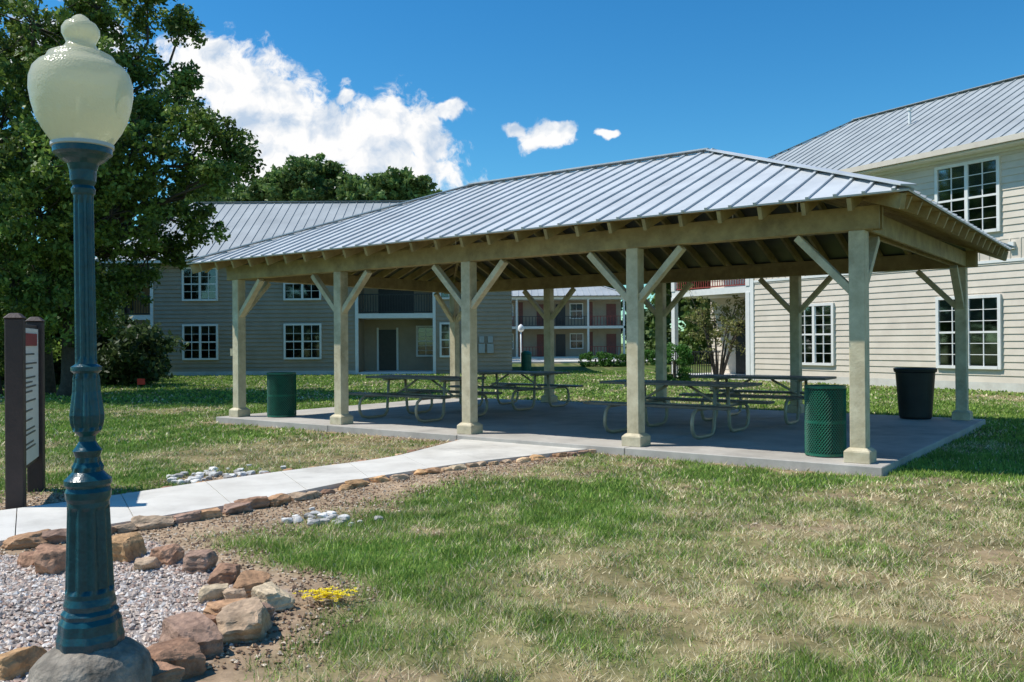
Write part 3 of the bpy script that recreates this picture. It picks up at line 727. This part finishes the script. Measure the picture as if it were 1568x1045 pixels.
def bend(a,b,r,k=.08,n=5):
    pts=[]; L_=(b-a).length
    for i in range(n+1):
        t=i/n; p=a.lerp(b,t); 
        if 0<i<n: p+=Vector(r.normal(size=3))*L_*k*.5
        p.z+=math.sin(t*math.pi)*L_*.06; pts.append(p)
    return pts
crown=T0+Vector((.2,0,4.2)); tr_=[T0+Vector((0,0,-.2)),T0+Vector((.05,0,.4)),T0+Vector((.0,.1,2)),crown]
mb.tube(tr_,[.42,.26,.21,.19],12)
for dx,dy,lx in ((-1.2,1.2,-.8),(-2.4,.4,-1.4)):
    T2=T0+Vector((dx,dy,0)); mb.tube([T2+Vector((0,0,-.1)),T2+Vector((lx*.3,.1,2.5)),T2+Vector((lx,.1,5.5))],[.2,.13,.09],10)
cent=[];rad=[]
for (px,py,rp,Y) in lumps:
    c=W(px,py,Y); rr=rp/F*Y
    pts=bend(crown if py<420 else T0+Vector((0,0,2.6)),c,R); mb.tube(pts,list(np.linspace(.10,.025,len(pts))),7)
    nb=int(11+rr*rr*19)
    for i in range(nb):
        d=Vector(R.normal(size=3)).normalized(); q=c+Vector((d.x*rr,d.y*rr*1.25,d.z*rr*.9))*R.uniform(.3,1.08)
        if q.z<.4: continue
        cent.append(q[:]); rad.append(R.uniform(.2,.46))
        if i%3==0:
            mb.tube([c,c.lerp(q,.5)+Vector(R.normal(size=3))*.1,q],[.025,.016,.008],5,cap=False)
mb.obj('trunk_and_limbs',M_bark,oak,smooth=True)
leafmesh('leaves',cent,rad,70,.12,[(.055,.10,.018),(.24,.34,.07)],R,oak)

def tree_mass(name,blobs,per,size,cols,seed,dens=1.0,trunks=None,cr=(.5,1.1)):
    r=np.random.default_rng(seed); e=empty(name); cent=[];rad=[]
    for (x,y,z,rx,rz) in blobs:
        n=int(10+dens*rx*rz*5)
        for i in range(n):
            d=r.normal(size=3); d/=np.linalg.norm(d); k=r.uniform(.4,1.05)
            cent.append((x+d[0]*rx*k,y+d[1]*rx*k,max(.2,z+d[2]*rz*k))); rad.append(r.uniform(*cr))
    leafmesh('foliage',cent,rad,per,size,cols,r,e)
    if trunks:
        mb=MB()
        for (x,y,h,rr) in trunks: mb.tube([(x,y,-.1),(x+.1,y,h*.5),(x,y,h)],[rr,rr*.7,rr*.35],8)
        mb.obj('trunks',M_bark,e,smooth=True)
    return e
bl_=[];tk=[]
for px,py,rp in [(400,306,28),(425,290,28),(450,268,28),(485,262,28),(512,278,30),(538,294,24),(560,302,22),(585,286,24),(615,288,24),(645,292,20),(665,304,16),(470,295,45),(330,308,28),(355,302,24),(375,308,24),(305,312,28),(600,316,38),(540,318,40),(420,322,45),(350,328,45),(465,256,16),(500,260,16),(430,312,40),(500,312,45),(570,314,38),(640,320,30)]:
    p=W(px,py,72); rr=rp/F*72; bl_.append((p.x,p.y+R.uniform(-3,3),p.z,rr,rr*.85)); tk.append((p.x,p.y,p.z-rr*.8,.18))
tree_mass('pine_trees',bl_,60,.36,[(.085,.15,.04),(.20,.29,.08)],21,dens=1.6,trunks=tk,cr=(.35,.75))
bl_=[];tk=[]
r=np.random.default_rng(5)
for i in range(46):
    y=r.uniform(43,56); x=r.uniform(-.95,-.44)*y; x=min(x,-20.5); z=r.uniform(1.5,11); bl_.append((x,y,z,r.uniform(1.8,2.6),r.uniform(1.5,2.6))); tk.append((x,y,z+1,.2))
tree_mass('woodland',bl_,55,.33,[(.03,.06,.015),(.09,.14,.035)],22,dens=1.0,trunks=tk,cr=(.5,.9))
bl_=[];
for i in range(60):
    y=r.uniform(31,39); x=r.uniform(-.72,-.425)*y; z=r.uniform(.5,1.5+max(0,(-.435-x/y))*22); bl_.append((x,y,z,r.uniform(.8,1.3),r.uniform(.8,1.3)))
tree_mass('understory_bushes',bl_,55,.19,[(.022,.045,.013),(.085,.125,.04)],23,dens=2,cr=(.3,.6))
bl_=[]
for i in range(40):
    x=r.uniform(-40,60); y=r.uniform(96,110); z=r.uniform(2,9); bl_.append((x,y,z,r.uniform(3,4.5),r.uniform(2.5,4)))
tree_mass('distant_trees',bl_,45,.75,[(.06,.11,.03),(.13,.20,.05)],24,dens=.5,cr=(.8,1.5))
bl_=[]
for i in range(14):
    x=r.uniform(9.5,15); y=r.uniform(52,60); z=r.uniform(1,7); bl_.append((x,y,z,r.uniform(1.2,2),r.uniform(1.2,2)))
tree_mass('side_trees',bl_,50,.3,[(.06,.11,.025),(.16,.23,.05)],25,dens=1.2,cr=(.4,.8))
cm=empty('crepe_myrtle_tree'); mb=MB(); base=Vector((*G(1100,580),0)); cent=[];rad=[]; r=np.random.default_rng(8)
for i in range(8):
    a=r.uniform(0,6.28); tip=base+Vector((math.cos(a)*r.uniform(.4,1.3),math.sin(a)*r.uniform(.4,1.2),r.uniform(2.0,3.1)))
    b0=base+Vector((math.cos(a)*.12,math.sin(a)*.12,0)); mid=b0.lerp(tip,.5)+Vector((0,0,.3)); mb.tube([b0,mid,tip],[.05,.035,.015],6)
    for k in range(15):
        q=mid.lerp(tip,r.uniform(.1,1.15))+Vector(r.normal(size=3))*.34; cent.append(q[:]); rad.append(r.uniform(.15,.3))
        if k%3==0: mb.tube([mid.lerp(tip,.4),q],[.015,.006],4)
mb.obj('stems',M_bark,cm,smooth=True); leafmesh('leaves',cent,rad,30,.085,[(.14,.17,.05),(.30,.28,.10)],r,cm)
def shrub(px,py,rr,h,seed,name='shrub'):
    r=np.random.default_rng(seed); x,y=G(px,py); cent=[]
    for i in range(90):
        d=r.normal(size=3); d/=np.linalg.norm(d); d=np.sign(d)*np.abs(d)**.6; cent.append((x+d[0]*rr,y+d[1]*rr,abs(h/2+d[2]*h/2)))
    e=empty(name); leafmesh('leaves',cent,[.16]*90,80,.07,[(.04,.12,.02),(.12,.27,.05)],r,e)
    mb=MB(); mb.tube([(x,y,-.05),(x,y,h*.6)],.05,6); mb.obj('stem',M_bark,e)
shrub(1033,590,.48,1.35,31,'hedge'); shrub(912,562,.9,.8,32); shrub(940,562,.8,.7,33); shrub(985,560,.9,.9,34)
r=np.random.default_rng(4); x,y=G(500,925); n=170
px_=x+r.normal(0,.07,n); py_=y+r.normal(0,.035,n); pz=r.uniform(.03,.075,n)
v=[]
for i in range(n):
    for k in range(5):
        a=k*1.2566+r.uniform(-.2,.2); q=.011; cx,cy,cz=px_[i],py_[i],pz[i]
        v+= [(cx,cy,cz),(cx+q*math.cos(a-.45),cy+q*math.sin(a-.45),cz+.004),(cx+q*1.35*math.cos(a),cy+q*1.35*math.sin(a),cz+.006),(cx+q*math.cos(a+.45),cy+q*math.sin(a+.45),cz+.004)]
v=np.array(v); fast('yellow_flowers',v,4,M_grass,np.tile(np.array([[.85,.68,.02]]),(n*5,1)))
fl=empty('marker_flag'); x,y=G(211,600); mb=MB(); mb.tube([(x,y,0),(x,y,.42)],.012,6); mb.obj('wire_staff',M_pipe,fl)
mb=MB(); mb.box((x+.11,y,.32),(1,.3,0),(-.3,1,0),U,.22,.01,.19); mb.obj('flag',mat('flag_orange',(.9,.05,.02),.5),fl)

# ---------- sun & sky ----------
EL=math.radians(57); to_sun=Vector((-math.cos(EL)*.9995,math.cos(EL)*.02,math.sin(EL)))
sd=bpy.data.lights.new('sun','SUN'); sd.energy=5.0; sd.angle=math.radians(.53); sd.color=(1,.955,.88)
so=bpy.data.objects.new('sun',sd); scene.collection.objects.link(so); so.rotation_euler=to_sun.to_track_quat('Z','Y').to_euler()
w=bpy.data.worlds.new('World'); scene.world=w; w.use_nodes=True; nt=w.node_tree; nt.nodes.clear()
try:
    w.cycles.sampling_method='MANUAL'; w.cycles.sample_map_resolution=256
except Exception as ex: print(ex)
out=N(nt,'ShaderNodeOutputWorld'); sky=N(nt,'ShaderNodeTexSky'); sky.sky_type='NISHITA'; sky.sun_disc=False
sky.sun_elevation=EL; sky.sun_rotation=math.radians(-88.8); sky.air_density=1.0; sky.dust_density=.2; sky.ozone_density=1.1
hs=N(nt,'ShaderNodeHueSaturation'); hs.inputs['Saturation'].default_value=1.38
tint=N(nt,'ShaderNodeVectorMath',operation='MULTIPLY'); tint.inputs[1].default_value=(.62,1.12,1.2)
L(nt,sky.outputs[0],hs.inputs['Color']); L(nt,hs.outputs[0],tint.inputs[0])
bg=N(nt,'ShaderNodeBackground'); bg.inputs[1].default_value=.12; L(nt,tint.outputs[0],bg.inputs[0])
tc=N(nt,'ShaderNodeTexCoord'); sp=N(nt,'ShaderNodeSeparateXYZ'); L(nt,tc.outputs['Generated'],sp.inputs[0])
def Mth(op,a,b=None,c=None,clamp=False):
    n=N(nt,'ShaderNodeMath',operation=op); n.use_clamp=clamp
    for i,v in enumerate((a,b,c)):
        if v is None: continue
        if hasattr(v,'is_output'): L(nt,v,n.inputs[i])
        else: n.inputs[i].default_value=v
    return n.outputs[0]
ay=Mth('MAXIMUM',Mth('ABSOLUTE',sp.outputs[1]),.08)
cu=Mth('DIVIDE',sp.outputs[0],ay); cv=Mth('DIVIDE',sp.outputs[2],ay)
cmb=N(nt,'ShaderNodeCombineXYZ'); L(nt,cu,cmb.inputs[0]); L(nt,cv,cmb.inputs[1]); uv=cmb.outputs[0]
def VM(op,a,b):
    n=N(nt,'ShaderNodeVectorMath',operation=op)
    for i,v in enumerate((a,b)):
        if hasattr(v,'is_output'): L(nt,v,n.inputs[i])
        else: n.inputs[i].default_value=v
    return n
def noise(vec,sc,det=8,ro=.6):
    n=N(nt,'ShaderNodeTexNoise'); n.noise_dimensions='2D'; n.inputs['Scale'].default_value=sc; n.inputs['Detail'].default_value=det; n.inputs['Roughness'].default_value=ro; L(nt,vec,n.inputs['Vector']); return n
wn=noise(uv,13,4,.55); wv=VM('MULTIPLY',VM('SUBTRACT',wn.outputs['Color'],(.5,.5,.5)).outputs[0],(.04,.04,0)).outputs[0]
uvw=VM('ADD',uv,wv).outputs[0]
blobs=[(315,115,95,75),(375,135,110,80),(425,170,100,80),(465,220,140,96),(545,235,110,80),(560,262,180,66),(607,205,82,84),(640,220,58,56),(440,275,160,56),(838,206,48,28),(785,192,20,14),(702,172,34,20),(530,153,24,16),(385,287,60,34),(930,205,22,11),(90,90,110,90),(345,200,90,80)]
field=None
for (px,py,rx,ry) in blobs:
    u,v=bearing(px,py)
    d=VM('MULTIPLY',VM('SUBTRACT',uvw,(u,v,0)).outputs[0],(F/rx,F/ry,0)); ln=N(nt,'ShaderNodeVectorMath',operation='LENGTH'); L(nt,d.outputs[0],ln.inputs[0])
    f=Mth('SUBTRACT',1.0,ln.outputs['Value'])
    field=f if field is None else Mth('MAXIMUM',field,f)
fn=noise(uvw,30,8,.62); fld=Mth('ADD',field,Mth('MULTIPLY',Mth('SUBTRACT',fn.outputs['Fac'],.5),1.45))
mr=N(nt,'ShaderNodeMapRange'); mr.interpolation_type='SMOOTHSTEP'; mr.inputs[1].default_value=.0; mr.inputs[2].default_value=.42; L(nt,fld,mr.inputs[0])
uv2=VM('ADD',uvw,(-.012,.018,0)).outputs[0]
fa=noise(uvw,19,5,.55); fb=noise(uv2,19,5,.55)
sh=Mth('ADD',.80,Mth('MULTIPLY',Mth('SUBTRACT',fa.outputs['Fac'],fb.outputs['Fac']),3.6),clamp=True)
mc=N(nt,'ShaderNodeMix',data_type='RGBA'); L(nt,sh,mc.inputs[0]); mc.inputs[6].default_value=(.52,.64,.80,1); mc.inputs[7].default_value=(1.0,1.0,1.0,1)
bg2=N(nt,'ShaderNodeBackground'); bg2.inputs[1].default_value=1.0; L(nt,mc.outputs[2],bg2.inputs[0])
mxs=N(nt,'ShaderNodeMixShader'); L(nt,mr.outputs[0],mxs.inputs[0]); L(nt,bg.outputs[0],mxs.inputs[1]); L(nt,bg2.outputs[0],mxs.inputs[2]); L(nt,mxs.outputs[0],out.inputs[0])

# ---------- camera ----------
cd=bpy.data.cameras.new('camera'); cd.lens=36*F/1568; cd.sensor_width=36; cd.clip_end=2000; cd.clip_start=.05
co=bpy.data.objects.new('camera',cd); scene.collection.objects.link(co)
Rm=Matrix.Rotation(math.radians(90.1),4,'X')@Matrix.Rotation(-ROLL,4,'Z'); co.matrix_world=Matrix.Translation((0,0,CAMH))@Rm
scene.camera=co
scene.view_settings.view_transform='Standard'; scene.view_settings.look='None'; scene.view_settings.exposure=0
